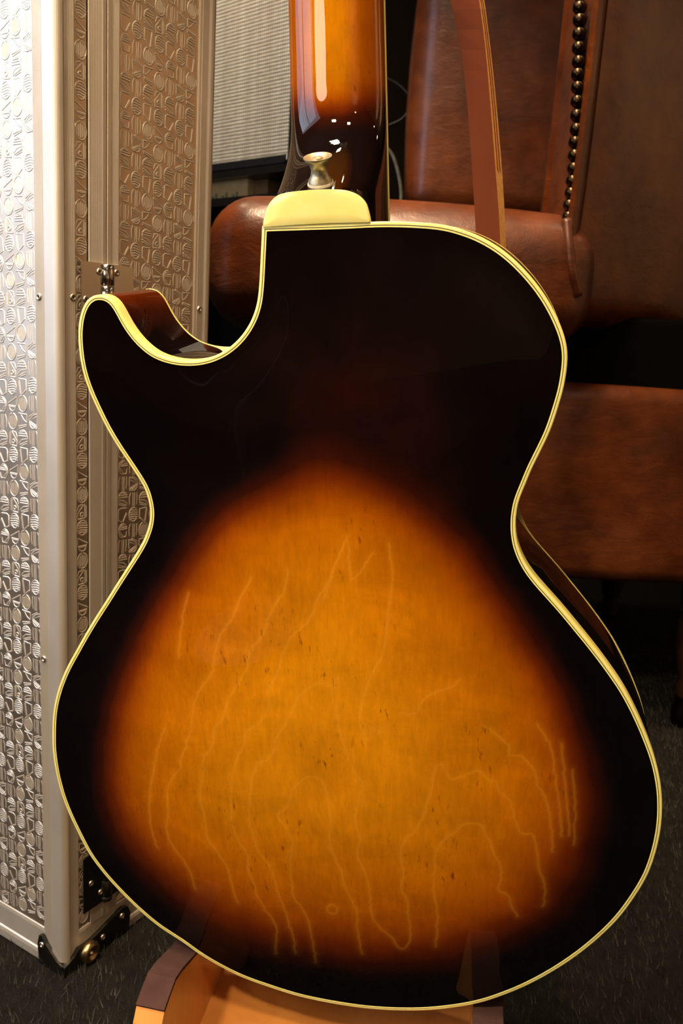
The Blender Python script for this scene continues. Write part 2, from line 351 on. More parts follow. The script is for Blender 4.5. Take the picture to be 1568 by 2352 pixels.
for (a0, a1, mp, nm, ph) in ((.0628, .1578, fR, 'right', 0), (.0160, .0290, fR, 'strip', 3), (.0268, W_L - .02, fL, 'left', 1)):
    pl = B()
    if mp is fR: pl.box((a0, 0, .03), (a1, .0012, CH - .01))
    else: pl.box((0, a0, .03), (.0012, a1, CH - .01))
    p = pl.out('embossed_panel', M_CASEM, case)
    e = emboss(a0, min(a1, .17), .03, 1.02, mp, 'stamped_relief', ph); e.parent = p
def profile(name, pts, z0, z1, parent, m=M_EXTR, sharp=30):
    n = len(pts); v = [(s, t, z0) for s, t in pts] + [(s, t, z1) for s, t in pts]
    f = [(i, (i + 1) % n, (i + 1) % n + n, i + n) for i in range(n)] + [tuple(range(n))[::-1], tuple(range(n, 2 * n))]
    return B().add(v, f).out(name, m, parent)
def grooves(a0, a1, h, step=.00085, d=.00022):
    r = [(a0, h)]; a = a0 + step * .6
    while a + step < a1:
        r += [(a, h), (a + step * .25, h - d), (a + step * .5, h - d), (a + step * .7, h)]; a += step
    return r + [(a1, h)]
def arc(cx, cy, r, a0, a1, n=8): return [(cx + r * math.cos(math.radians(a0 + (a1 - a0) * i / n)), cy + r * math.sin(math.radians(a0 + (a1 - a0) * i / n))) for i in range(n + 1)]
# corner extrusion, from the left face round the corner to the right face
pr = [(.0, .0278), (-.0007, .0278)] + [(-h, a) for a, h in grooves(.0160, .0272, .0012)[::-1]] + [(-.0024, .0150), (-.0030, .0138)]
pr += arc(.0032, .0036, .0062, 180, 270, 8) + [(.0042, -.0022)] + [(a, -h) for a, h in grooves(.0050, .0152, .0012)] + [(.0160, -.0007), (.0162, 0), (.004, .004)]
profile('corner_extrusion', pr, .012, CH, case)
profile('lid_edge_extrusion', [(.0292, .003), (.0292, -.0012), (.0296, -.0017)] + [(a, -h) for a, h in grooves(.0300, .0425, .0019)] + [(.0432, -.0024), (.0466, -.0024), (.0470, -.0018), (.0470, .003)], .035, CH, case)
profile('body_edge_extrusion', [(.0479, .003), (.0479, -.0018), (.0483, -.0024), (.0520, -.0024)] + [(a, -h) for a, h in grooves(.0524, .0612, .0019)] + [(.0622, -.0013), (.0628, -.0008), (.0628, .003)], .035, CH, case)
profile('seam_strip', [(.0286, .001), (.0286, -.0004), (.0293, -.0004), (.0293, .001)], .035, CH, case, M_BLACK)
pe = [(.1578, .002), (.1578, -.0008), (.1592, -.0012), (.1605, -.0012), (.1607, -.0008), (.1611, -.0008), (.1613, -.0013), (.1700, -.0013), (.1712, -.002), (.1722, -.0026)] + arc(.1750, .0034, .0060, 270, 360, 8) + [(.1806, .016), (.170, .016), (.170, .002)]
profile('back_corner_extrusion', pe, .012, CH, case)
# bottom extrusions
def hprof(name, pts, a0, a1, mp, parent, m=M_EXTR):
    n = len(pts); v = [mp(a0, z, h) for h, z in pts] + [mp(a1, z, h) for h, z in pts]
    f = [(i, (i + 1) % n, (i + 1) % n + n, i + n) for i in range(n)] + [tuple(range(n))[::-1], tuple(range(n, 2 * n))]
    return B().add(v, f).out(name, m, parent)
pb = [(-.004, 0), (.0022, 0), (.0034, .002), (.0034, .009), (.0026, .012), (.0014, .013), (.0014, .033), (.0008, .036), (0, .0365), (-.004, .0365)]
hprof('base_extrusion', pb, .0255, W_L, fL, case); hprof('base_extrusion', pb, .0150, .1712, fR, case)
# corner protector
def plate(name, poly, mp, th, m, parent, hb=0):
    n = len(poly); v = [mp(a, z, hb) for a, z in poly] + [mp(a, z, hb + th) for a, z in poly]
    f = [(i, (i + 1) % n, (i + 1) % n + n, i + n) for i in range(n)] + [tuple(range(n))[::-1], tuple(range(n, 2 * n))]
    return B().add(v, f).out(name, m, parent)
pc = plate('corner_protector', [(-.0042, 0), (.030, 0), (.0325, .020), (.030, .030), (.0265, .031), (.021, .024), (.006, .0125), (-.001, .0100), (-.0042, .0108)], fL, .0042, M_DMETAL, case, .001)
pc2 = plate('corner_protector', [(-.0052, 0), (.076, 0), (.078, .020), (.0745, .0285), (.068, .031), (.032, .0215), (.022, .020), (.012, .0205), (.007, .015), (-.0052, .0108)], fR, .0042, M_DMETAL, case, .001)
def rivet(a, z, mp, h0, r=.0031, parent=case, m=M_RIVET):
    o = np.array(mp(a, z, h0)); nn = np.array(mp(0, 0, 1.)); ax = np.array(mp(1., 0, 0)); up = np.array([0, 0, 1.])
    M4 = frame(o, ax, np.cross(nn, ax), nn)
    q = B().lathe([(0, -.0006), (r, -.0006), (r, .0002), (r * .93, .0009), (r * .72, .0013), (r * .5, .0012), (r * .38, .0006), (r * .34, -.0002), (0, -.0002)], M4, 20).out('rivet', m, parent, True)
    c = B().lathe([(0, -.0001), (r * .33, -.0001), (r * .33, .00012), (0, .00012)], M4, 10).out('rivet_hole', M_BLACK, q)
    return q
for z in (.617, .3078, .93): rivet(.0223, z, fL, .0012)
for z in (.6181, .93): rivet(.0128, z, fR, .0012)
for z in (.6175, .93): rivet(.1652, z, fR, .0013)
rivet(.026, .0215, fL, .0052); rivet(.0415, .0145, fR, .0052); rivet(.0665, .0225, fR, .0052)
# ball foot on the corner
M4 = frame(np.array(fR(.0225, .0115, .005)), np.array([1., 0, 0]), np.array([0, 0, 1.]), np.array([0, -1., 0]))
kb = B().lathe([(0, 0), (.0105, 0), (.0108, .003), (.0098, .0062), (.0078, .0078), (.0058, .0072), (.0046, .0050), (0, .0046)], M4, 28).out('round_stud', m_noisy('dull_brass', (176, 158, 116), (150, 130, 90), 80, .3, 1), case, True, label='brass coloured round stud')
B().lathe([(0, .0044), (.0026, .0044), (.0022, .0062), (0, .0068)], M4, 16).out('stud_rivet', M_RIVET, kb, True)
# hinges
def hinge(z0, z1, m, parent, rv):
    t = plate('hinge', [(.0198, z0), (.0469, z0), (.0469, z1), (.0215, z1), (.0202, z1 - .0006), (.0198, z1 - .002)], fR, .0011, m, parent, .0022)
    plate('hinge_leaf', [(.0481, z0), (.0768, z0), (.0768, z1 - .002), (.0762, z1 - .0006), (.0750, z1), (.0481, z1)], fR, .0011, m, t, .0022)
    kn = .0475; n = 18; k = 0; z = z1
    while z > z0 + .002:
        zz = max(z - .0175, z0); M4 = frame(np.array(fR(kn, zz, .0026)), np.array([1., 0, 0]), np.array([0, 1., 0]), np.array([0, 0, 1.]))
        L = z - zz - .0006
        B().lathe([(0, 0), (.0057, 0), (.0062, .0005), (.0062, L - .0005), (.0057, L), (0, L)], M4, n).out('hinge_knuckle', m, t, True, sharp=50)
        z = zz
    for a, zr in rv: rivet(a, zr, fR, .0033, .0029, t)
    return t
hinge(.560, .6475, M_CHROME, case, [(.0385, .6405), (.0575, .6412), (.0242, .6175), (.0710, .6175), (.0385, .590), (.0575, .590)])
hinge(.052, .110, M_DMETAL, case, [(.0285, .0800), (.0400, .0640), (.0640, .075)])  # lower hinge: the chrome's dark reflection is put into the metal colour

# ------------------------------------------------------------------ guitar
AX, AY, DEP, D0 = .22, .32, .072, .51
_a = np.array([AX, AY, 1.]); _a /= np.linalg.norm(_a); GA = RC @ _a              # back -> front of the instrument
P0 = CAM + RC @ np.array([0, 0, D0])
def onback(px, py, off=0): return atplane(px, py, P0 + GA * off, GA)
O = onback(728, 514)
z_ = np.array([0, 0, 1.]); V0 = z_ - GA * (z_ @ GA); V0 /= np.linalg.norm(V0); U0 = np.cross(V0, -GA)
th = math.radians(3.5); GV = V0 * math.cos(th) - U0 * math.sin(th); GU = np.cross(GV, -GA); GN = -GA
def uv(px, py, off=0):
    p = onback(px, py, off) - O; return np.array([p @ GU, p @ GV])
OUT = [(608.6,527),(694,524),(786,521),(878,517),(960,519),(1019,525),(1066,538),(1104.5,554),(1147,580),(1185.5,613),(1224,656),(1253.6,699),(1275,741),(1288,775),(1295,811),(1293,848),(1286,890.5),(1273.5,935),(1256.5,986),(1236,1030),(1215.6,1071),(1198.6,1111.6),(1183,1152),(1176.5,1193),(1177.5,1230.6),(1185,1264.6),(1202,1302),(1226,1336),(1256,1370),(1288,1406),(1321,1446),(1359,1493),(1395.5,1541.7),(1428,1590),(1456,1643),(1480.6,1699.6),(1499,1752),(1510,1805),(1513,1853),(1510,1902),(1499,1955),(1480.6,2007),(1452,2056),(1416,2104.5),(1375,2146),(1327,2186),(1274,2222),(1217,2254),(1161,2278.5),(1095,2300),(1015,2313),(941,2317),(862,2314),(782,2304),(696,2287),(623,2265),(549.5,2238),(476,2199),(420,2160),(368,2126),(325,2090.5),(285,2052),(245.4,2009),(210,1962),(184.5,1914),(164,1871),(149,1833),(137,1791),(129.5,1752),(125.6,1716.7),(125.3,1681),(126.8,1645),(132.4,1609.5),(142.9,1573.8),(157.7,1538),(175.6,1505),(197,1466.7),(220,1428),(247,1386),(272,1346),(297,1307),(320,1271),(334,1246),(345,1218),(350.6,1191),(349.7,1164),(343,1135),(335,1115),(318,1087),(296,1054),(272.7,1019),(249.5,979.6),(228,936),(209.7,895),(196.4,855),(189,815),(185.8,775.6),(187.4,742),(194.7,712.6),(206.3,692),(221,684),(239.5,685),(254.4,694),(267.7,714),(282.6,742.4),(302.5,772),(325.7,797),(352,817),(385.4,830),(422,836),(458.4,834.6),(491.6,826),(524.7,808.8),(556,781),(581,744),(596,702.6),(601.7,659.5),(604.5,609.8),(606.5,570),(608.6,527)]
LN = catmull([uv(*p) for p in OUT], 760)
for _ in range(3): LN[2:-2] = (LN[1:-3] + 2 * LN[2:-2] + LN[3:-1]) / 4
# drop samples close to the sharp corner, keep the corner itself
c0 = LN[0]; LN = np.array([LN[0]] + [p for p in LN[1:-1] if np.linalg.norm(p - c0) > .0024])
K = len(LN)
def offs(d):
    nx = np.roll(LN, -1, 0) - LN; pv = LN - np.roll(LN, 1, 0)
    n1 = nx / np.linalg.norm(nx, axis=1)[:, None]; n2 = pv / np.linalg.norm(pv, axis=1)[:, None]
    a = np.stack([-n1[:, 1], n1[:, 0]], 1); b = np.stack([-n2[:, 1], n2[:, 0]], 1); m = a + b
    m = m / np.sum(m * m, 1)[:, None] * 2
    return LN + m * d * SG
SG = 1
area_ = .5 * np.sum(LN[:, 0] * np.roll(LN[:, 1], -1) - np.roll(LN[:, 0], -1) * LN[:, 1]); SG = -1 if area_ > 0 else 1   # positive offset = outward
low = LN[LN[:, 1].argmin()]
ROOT_UV = np.array([low[0], low[1] - .002]); RO = O + GU * ROOT_UV[0] + GV * ROOT_UV[1]
guitar = tag(empty('archtop_guitar', mat=frame(RO, GU, GV, GN)), 'hollow-body guitar with sunburst back and cream binding, seen from behind on wooden stand', 'guitar')
def L3(p, n): return (p[0] - ROOT_UV[0], p[1] - ROOT_UV[1], n)
def strip(name, prof, m, parent, smooth=True, sharp=50, label=None):
    rings = [[L3(p, n) for p in offs(o)] for o, n in prof]; v = [q for r in rings for q in r]; f = []
    for i in range(len(rings) - 1):
        for j in range(K):
            a = i * K + j; b = i * K + (j + 1) % K; f.append((a, b, b + K, a + K) if SG > 0 else (a, b, b + K, a + K)[::-1])
    return mesh(name, v, f, m, parent, smooth, label, sharp)
bd = strip('back_binding', [(.0002, -.0012), (.0002, .00018), (.0012, .0002), (.0017, 0), (.0019, -.0005), (.0019, -.0092), (.0015, -.0094)], M_BIND, guitar, label='wide cream binding round the back edge')
strip('black_purfling', [(-.0002, -.001), (-.0002, .0001), (.00022, .0001), (.00022, -.001)], M_BLACKLINE, guitar, False, label='thin black line inside the binding')
strip('cream_purfling', [(-.00105, -.001), (-.00105, .00016), (-.0002, .00018), (-.0002, -.001)], M_BIND, guitar, False, label='thin cream line inside the black line')
strip('front_binding', [(.0014, -DEP + .0021), (.0019, -DEP + .0020), (.0019, -DEP + .0004), (.0015, -DEP), (-.001, -DEP)], M_BIND, guitar, label='cream binding round the front edge')
rim = strip('rim', [(.0016, -.0088), (.00175, -.0096), (.00178, -DEP / 2), (.00178, -DEP + .003), (.0016, -DEP + .0018)], MB, guitar)
hornuv = uv(225, 680); at = rim.data.attributes.new('burst', 'FLOAT', 'POINT'); vals = []
q = offs(0)
for r in range(5):
    for p in q:
        d = np.linalg.norm(p - hornuv - np.array([.006, 0])); vals.append(max(.06, .42 * math.exp(-(d / .020) ** 2)) if r else .06)
at.data.foreach_set('value', vals); rim.data.attributes.new('grain', 'FLOAT', 'POINT')
# front plate
mesh('front_plate', [L3(p, -DEP + .0002) for p in offs(-.0005)], [tuple(range(K))[::-1] if SG < 0 else tuple(range(K))], m_wood('spruce_top', (150, 84, 30), (170, 100, 40)), guitar)
# arched back plate on a fine grid
st = .00095
x0, x1 = LN[:, 0].min() - .002, LN[:, 0].max() + .002; y0, y1 = LN[:, 1].min() - .002, LN[:, 1].max() + .002
gx = np.arange(x0, x1, st); gy = np.arange(y0, y1, st); GX, GY = np.meshgrid(gx, gy)
def inside(poly, X, Y):
    r = np.zeros(X.shape, bool); n = len(poly)
    for i in range(n):
        xa, ya = poly[i]; xb, yb = poly[(i + 1) % n]
        if ya == yb: continue
        rows = (Y > min(ya, yb)) & (Y <= max(ya, yb)); xs = xa + (Y - ya) / (yb - ya) * (xb - xa); r ^= rows & (X < xs)
    return r
ins = np.zeros(GX.shape, bool)
for j, yy in enumerate(gy):                     # scanline fill
    a = LN; b = np.roll(LN, -1, 0); m_ = ((a[:, 1] > yy) != (b[:, 1] > yy)); xs = np.sort(a[m_, 0] + (yy - a[m_, 1]) / (b[m_, 1] - a[m_, 1]) * (b[m_, 0] - a[m_, 0]))
    for k in range(0, len(xs) - 1, 2): ins[j] |= (gx > xs[k]) & (gx < xs[k + 1])
# arch height: membrane solution on a coarse grid
cs = .004; cx = np.arange(x0 - .008, x1 + .012, cs); cy = np.arange(y0 - .008, y1 + .012, cs); CX, CY = np.meshgrid(cx, cy)
cin = inside([tuple(p) for p in offs(-.010)[::4]], CX, CY); h = np.zeros(CX.shape)
for _ in range(2600):
    hn = .25 * (np.roll(h, 1, 0) + np.roll(h, -1, 0) + np.roll(h, 1, 1) + np.roll(h, -1, 1) + 1); h = np.where(cin, hn, 0)
h = h / h.max(); h = np.sqrt(h * .85 + h * h * .15) * .5 + h * .5; h *= h ** .25
for _ in range(5): h = (h * 4 + np.roll(h, 1, 0) + np.roll(h, -1, 0) + np.roll(h, 1, 1) + np.roll(h, -1, 1)) / 8
def polydist(P, X, Y, closed=True):
    d = np.full(X.shape, 9.); n = len(P)
    for i in range(n if closed else n - 1):
        a = P[i]; b = P[(i + 1) % n]; e = b - a; L2 = e @ e + 1e-12; t = np.clip(((X - a[0]) * e[0] + (Y - a[1]) * e[1]) / L2, 0, 1)
        d = np.minimum(d, np.hypot(X - a[0] - t * e[0], Y - a[1] - t * e[1]))
    return d
CA = [(735,985),(640,1030),(560,1090),(480,1140),(380,1270),(290,1440),(230,1590),(205,1720),(212,1850),(270,1980),(370,2090),(490,2170),(640,2222),(800,2250),(960,2252),(1120,2225),(1270,2150),(1375,2040),(1420,1900),(1410,1760),(1345,1590),(1250,1440),(1180,1330),(1110,1220),(1010,1130),(900,1060),(820,1010)]
CB = [(745,1180),(660,1205),(570,1250),(490,1350),(410,1470),(350,1620),(320,1740),(335,1850),(410,1935),(500,2010),(620,2060),(800,2090),(980,2095),(1110,2055),(1195,1975),(1240,1880),(1240,1770),(1195,1600),(1090,1430),(1000,1310),(900,1225),(820,1180)]
pa = catmull([uv(*p) for p in CA], 140, True); pb_ = catmull([uv(*p) for p in CB], 140, True)
da = polydist(pa, CX, CY); db = polydist(pb_, CX, CY); ia = inside(pa, CX, CY); ib = inside(pb_, CX, CY)
T = np.where(ib, 1 + np.minimum(db / .085, 1) * .7, np.where(ia, da / (da + db + 1e-9), -np.minimum(da / .05, 1) * .2))
for _ in range(16): T = (T * 4 + np.roll(T, 1, 0) + np.roll(T, -1, 0) + np.roll(T, 1, 1) + np.roll(T, -1, 1)) / 8
T = np.maximum(T, 0)
# faint red-brown showing in the dark field of the upper bout
for (px, py, rad, amp) in ((900, 980, .07, .10), (760, 900, .07, .05), (1000, 800, .08, .03)):
    c = uv(px, py); T = T + amp * np.exp(-((CX - c[0]) ** 2 + (CY - c[1]) ** 2) / rad ** 2) * np.clip(1 - T * 3, 0, 1)
def samp(A, X, Y):
    fx = (X - cx[0]) / cs; fy = (Y - cy[0]) / cs; i = np.clip(fx.astype(int), 0, len(cx) - 2); j = np.clip(fy.astype(int), 0, len(cy) - 2); a = fx - i; b = fy - j
    return (A[j, i] * (1 - a) + A[j, i + 1] * a) * (1 - b) + (A[j + 1, i] * (1 - a) + A[j + 1, i + 1] * a) * b
def blur(A, n):
    for _ in range(n): A = (A * 4 + np.roll(A, 1, 0) + np.roll(A, -1, 0) + np.roll(A, 1, 1) + np.roll(A, -1, 1)) / 8
    return A
HH = blur(samp(h, GX, GY), 12) * .0135; TT = samp(T, GX, GY); TT = TT * (1 - .22 * np.clip((-.30 - GY) / .2, 0, 1))
Z1 = (230, 1150, 2.751); Z2 = (750, 1150, 2.751); Z3 = (230, 1650, 2.751); Z4 = (750, 1650, 2.340)
GRN = [[(Z1, [(1500,380),(1450,500),(1400,570),(1350,700),(1250,800),(1190,900),(1150,1040),(1100,1130),(1100,1240),(1040,1340),(960,1400),(930,1513)]), (Z3, [(915,150),(880,240),(865,350),(860,480),(870,600),(900,700),(960,800),(960,890),(995,980),(1010,1050),(1060,1150),(1130,1270),(1120,1400),(1120,1460)])],
 [(Z1, [(1530,1060),(1480,1110),(1410,1090),(1340,1130),(1280,1180),(1240,1260),(1200,1350),(1150,1420),(1130,1513)]), (Z3, [(1130,140),(1090,200),(1040,210),(1000,290),(980,400),(972,520),(990,660),(1030,770),(1100,870),(1130,950),(1145,1040),(1190,1170),(1230,1320),(1245,1450)])],
 [(Z1, [(1530,1060),(1525,1120),(1490,1130),(1510,1230),(1530,1330),(1545,1430)]), (Z2, [(125,1450)]), (Z4, [(85,0),(120,90),(165,230),(215,290),(190,380),(175,480),(195,580),(185,680),(220,760),(245,880),(250,990),(300,1080),(350,1120),(400,1195),(430,1190),(460,1120),(450,1020),(440,910),(412,870),(425,760),(410,680),(430,590),(470,560),(520,480),(545,410),(575,320),(580,250),(620,190),(680,270),(740,255),(820,230),(870,280),(910,290),(930,345),(985,390),(1000,460),(1045,570),(1100,580),(1125,640),(1140,760),(1175,890),(1160,980)])],
 [(Z4, [(590,1190),(600,1020),(585,860),(590,690),(640,590),(700,555),(740,512),(820,515),(860,570),(900,670),(940,780),(925,880),(975,910),(1000,990),(1025,1030)])],
 [(Z3, [(1370,1513),(1340,1250),(1290,1130),(1250,1080),(1230,920),(1230,780),(1240,700),(1210,620),(1150,540),(1220,480),(1235,400),(1300,320),(1370,290),(1440,330),(1465,430),(1478,560),(1480,740),(1530,860)]), (Z4, [(130,880),(175,980),(180,1100),(200,1230)])],
 [(Z1, [(1210,400),(1190,520),(1100,680),(1060,800),(980,900),(960,1000),(900,1110),(840,1210),(810,1320),(760,1380),(740,1500)]), (Z3, [(690,190),(685,300),(665,400),(680,500),(700,600),(710,700),(770,790),(830,890),(860,1010),(890,1120)])],
 [(Z1, [(980,450),(910,590),(860,710),(790,810),(760,900),(740,1030),(700,1100),(650,1170),(620,1270),(605,1420)]), (Z3, [(545,200),(540,260),(480,340),(455,440),(460,540),(450,680),(500,790),(570,880),(600,960),(620,1040)])],
 [(Z1, [(580,560),(550,680),(530,820),(525,960)])], [(Z3, [(440,20),(410,90),(375,240),(345,420),(340,560),(350,680),(385,780)])],
 [(Z2, [(405,240),(430,420),(410,620),(390,800),(370,920),(310,1030),(270,1130),(240,1220),(235,1320),(255,1400),(290,1440),(310,1360),(340,1400),(380,1390)])],
 [(Z2, [(850,1080),(800,1130),(720,1150),(620,1200),(590,1270),(540,1290),(500,1270)])], [(Z2, [(150,190),(120,260),(70,380),(30,520),(0,590)])], [(Z2, [(310,300),(270,350),(190,460),(165,380),(150,200)])],
 [(Z4, [(850,0),(910,40),(970,100),(985,155),(1040,165),(1110,230),(1130,310),(1165,380),(1190,460),(1205,560),(1210,680)])], [(Z4, [(1130,0),(1165,50),(1200,120),(1220,220),(1235,340),(1255,500),(1260,600)])],
 [(Z4, [(1260,110),(1280,300),(1290,450),(1300,600)])], [(Z4, [(1320,250),(1335,480),(1325,650)])],
 [(Z3, [(1450,1130),(1480,1110),(1520,1140),(1500,1175),(1455,1155),(1450,1130)])]]
GG = np.zeros(GX.shape)
for ln in GRN:
    P = []
    for (ox, oy, sc), pts in ln: P += [uv(ox + x / sc, oy + y / sc) for x, y in pts]
    P = catmull(P, len(P) * 5)
    P[1:-1] += np.random.normal(0, .00035, (len(P) - 2, 2))
    for i in range(len(P) - 1):
        a, b = P[i], P[i + 1]; m_ = .006
        i0 = max(int((min(a[0], b[0]) - m_ - gx[0]) / st), 0); i1 = int((max(a[0], b[0]) + m_ - gx[0]) / st) + 1; j0 = max(int((min(a[1], b[1]) - m_ - gy[0]) / st), 0); j1 = int((max(a[1], b[1]) + m_ - gy[0]) / st) + 1
        X = GX[j0:j1, i0:i1]; Y = GY[j0:j1, i0:i1]; d = polydist(np.array([a, b]), X, Y, False)
        GG[j0:j1, i0:i1] = np.maximum(GG[j0:j1, i0:i1], .8 * np.exp(-(d / .0007) ** 2) + .26 * np.exp(-(d / .003) ** 2))
idx = np.full(GX.shape, -1); cell = ins[:-1, :-1] | ins[1:, :-1] | ins[:-1, 1:] | ins[1:, 1:]
cell &= ~((~ins[:-1, :-1]).astype(int) + (~ins[1:, :-1]) + (~ins[:-1, 1:]) + (~ins[1:, 1:]) >= 3)
use = np.zeros(GX.shape, bool); use[:-1, :-1] |= cell; use[1:, :-1] |= cell; use[:-1, 1:] |= cell; use[1:, 1:] |= cell
idx[use] = np.arange(use.sum())
V = np.stack([GX[use] - ROOT_UV[0], GY[use] - ROOT_UV[1], HH[use] - .0001], 1)
jj, ii = np.nonzero(cell); Fc = np.stack([idx[jj, ii], idx[jj, ii + 1], idx[jj + 1, ii + 1], idx[jj + 1, ii]], 1)
me = bpy.data.meshes.new('back_plate'); me.vertices.add(len(V)); me.vertices.foreach_set('co', V.astype(np.float32).ravel())
me.loops.add(len(Fc) * 4); me.loops.foreach_set('vertex_index', Fc.astype(np.int32).ravel()); me.polygons.add(len(Fc)); me.polygons.foreach_set('loop_start', np.arange(0, len(Fc) * 4, 4, dtype=np.int32))
me.update(calc_edges=True)
for nm, A in (('burst', TT), ('grain', GG)): me.attributes.new(nm, 'FLOAT', 'POINT').data.foreach_set('value', A[use].astype(np.float32))
bp = link('back_plate', me, MB, guitar, True, 'arched amber-to-black sunburst back')
# neck
NF = -.0735
nl = [uv(665, 0, -NF), uv(672, 300, -NF)]; nr = [uv(882, 0, -NF), uv(888, 300, -NF), uv(893, 500, -NF)]
fl = np.polyfit([p[1] for p in nl], [p[0] for p in nl], 1); fr_ = np.polyfit([p[1] for p in nr], [p[0] for p in nr], 1)
def smooth(t): t = np.clip(t, 0, 1); return t * t * (3 - 2 * t)
vcap = uv(740, 436)[1]; vs_ = np.r_[np.linspace(-.02, vcap - .001, 8), np.linspace(vcap, vcap + .085, 70), np.linspace(vcap + .09, .44, 60)]
rings = []; bur = []
NS = 56
vy205 = uv(775, 200, .05)[1]; vy300 = uv(775, 320, .05)[1]
for v in vs_:
    ul, ur = np.polyval(fl, v), np.polyval(fr_, v); c = (ul + ur) / 2; hw = (ur - ul) / 2 * (1 if v < .15 else 1 - (v - .15) * .45)
    t = np.clip((v - vcap) / .062, 0, 1); nb = -.0008 - (.0525) * (1 - (1 - t) ** 2.6); m_ = 2.2 + 1.3 * (1 - smooth(t * 1.5))
    ring = []
    for k in range(NS + 1):
        a = math.pi * k / NS; ca, sa = math.cos(a), math.sin(a)
        x = -math.copysign(abs(ca) ** (2 / m_), ca) * hw; n = NF + (nb - NF) * abs(sa) ** (2 / m_)
        # the heel narrows a touch towards the cap and leans with it
        kx = (n - NF) / .0735; x *= 1 - .05 * kx * (1 - smooth(t)); ring.append(L3((c + x, v), n))
        e = abs(x) / hw; tt = smooth((v - vy300) / (vy205 - vy300 + .010)) ** 1.3 * (1.25 - .55 * smooth((e - .2) / .5)) + .10
        bur.append(tt * (1 if v > vy300 else .9))
    rings.append(ring)
k = NS + 1; vv = [p for r in rings for p in r]; ff = []
for i in range(len(rings) - 1):
    for j in range(k - 1): a = i * k + j; ff.append((a, a + 1, a + 1 + k, a + k)[::-1])
    ff.append((i * k, i * k + k, i * k + 2 * k - 1, i * k + k - 1))
nk = mesh('neck', vv, ff, MB, guitar, True, 'glossy neck fading from amber to dark brown at the heel', 60)
bm = bmesh.new(); bm.from_mesh(nk.data); bmesh.ops.recalc_face_normals(bm, faces=bm.faces[:]); bm.to_mesh(nk.data); bm.free()
nk.data.attributes.new('burst', 'FLOAT', 'POINT').data.foreach_set('value', bur); nk.data.attributes.new('grain', 'FLOAT', 'POINT')
def fbox(name, n0, n1, ex, m, side=0):
    r0, r1 = [], []
    for v in (-.10, .15, .43):
        ul, ur = np.polyval(fl, v), np.polyval(fr_, v); c = (ul + ur) / 2; hw = (ur - ul) / 2 * (1 if v <= .15 else 1 - (v - .15) * .45)
        if side == 0: a, b = c - hw - ex, c + hw + ex
        elif side == 1: a, b = c + hw - .0004, c + hw + ex
        else: a, b = c - hw - ex, c - hw + .0004
        r0.append([L3((a, v), n0), L3((b, v), n0), L3((b, v), n1), L3((a, v), n1)])
    return B().loft(r0).out(name, m, guitar)
fbox('fingerboard', NF, NF - .0065, -.0004, M_FB)
for s in (1, 2): fbox('fingerboard_binding', NF + .0002, NF - .0018, .0005, M_BIND, s)
hd = []
for v, w_ in ((.425, .024), (.46, .03), (.52, .036), (.57, .042), (.585, .036)):
    c = (np.polyval(fl, v) + np.polyval(fr_, v)) / 2; k2 = (v - .425) * .22
    hd.append([L3((c - w_, v), NF + k2), L3((c + w_, v), NF + k2), L3((c + w_, v), NF + k2 + .016), L3((c - w_, v), NF + k2 + .016)])
B().loft(hd).out('headstock', M_FB, guitar, bevel=.002)
# heel cap
HCAP = [(604,523),(605,508),(608,496),(615,474),(630,454.5),(651,444),(694,438),(740,435),(786,436),(811,442),(829,453),(841,468),(847,487),(851,506),(851,512)]
hc = catmull([uv(*p) for p in HCAP], 60); cen = hc.mean(0); rg = []
hcl = np.vstack([hc, [uv(760, 514)], [uv(680, 518)]])
for sc, n in ((1, -.0016), (1, .0003), (.985, .0009), (.96, .0011), (.6, .0012), (.02, .0012)):
    rg.append([L3(cen + (p - cen) * sc, n) for p in hcl])
b = B(); b.loft(rg); o_ = b.out('heel_cap', M_BIND, guitar, True, 'cream heel cap', sharp=50)
# strap button, its axis leaning out of the heel
bu = uv(739, 426, .012); bpos = np.array(L3(bu, -.0095)); ax = np.array([.0, .93, .37]); ax /= np.linalg.norm(ax); sx = np.array([1., 0, 0]); sy = np.cross(ax, sx)
M4 = frame(bpos, sx, sy, ax)
sb = B().lathe([(0, .001), (.0068, .001), (.0066, .003), (.0050, .0055), (.0043, .0085), (.0050, .0115), (.0072, .0138), (.0079, .0146), (.0078, .0152), (.0066, .0149), (.0052, .0140), (0, .0134)], M4, 36).out('strap_button', M_BRASS, guitar, True, 'worn nickel strap button on the heel', sharp=60)
B().lathe([(0, -.006), (.0073, -.006), (.0075, .0005), (.0070, .0018), (0, .0018)], M4, 30).out('felt_washer', M_FELT_W, sb, True, sharp=50)
B().lathe([(0, .013), (.0030, .0132), (.0026, .0148), (0, .0153)], M4, 20).out('screw_head', M_BRASS, sb, True, sharp=50)

# ------------------------------------------------------------------ leather strap hanging beyond the guitar
SL = [(1012,-160),(1035,0),(1055,100),(1071,220),(1083,380),(1088,460),(1092,540),(1090,700)]
SM = [(1078,-160),(1100,0),(1113,100),(1125,230),(1136,370),(1143,460),(1148,550),(1147,700)]
SO = [(1089,-160),(1112,0),(1125,100),(1139,230),(1151,370),(1157,460),(1161,550),(1161,700)]
sl = np.array([aty(*p, .678) for p in SL]); sm = np.array([aty(*p, .660) for p in SM]); so = np.array([aty(*p, .667) for p in SO])
dn = np.array([[0, -.005, -.12], [-.03, -.03, -.2], [-.10, -.05, -.33]])   # behind the body the strap swings down to the end pin
def ext(A): return catmull(np.vstack([A[0] + [-.05, -.06, .18], A, A[-1] + dn]), 60)
sl, sm, so = ext(sl), ext(sm), ext(so); sk = sl + so - sm
strap = B().loft([[a, b, c, d] for a, b, c, d in zip(sl, sm, so, sk)]).out('guitar_strap', [M_STRAP, M_STRAPE], None, bevel=0)
tag(strap, 'brown leather strap with layered tan edge hanging in front of the armchair', 'strap')
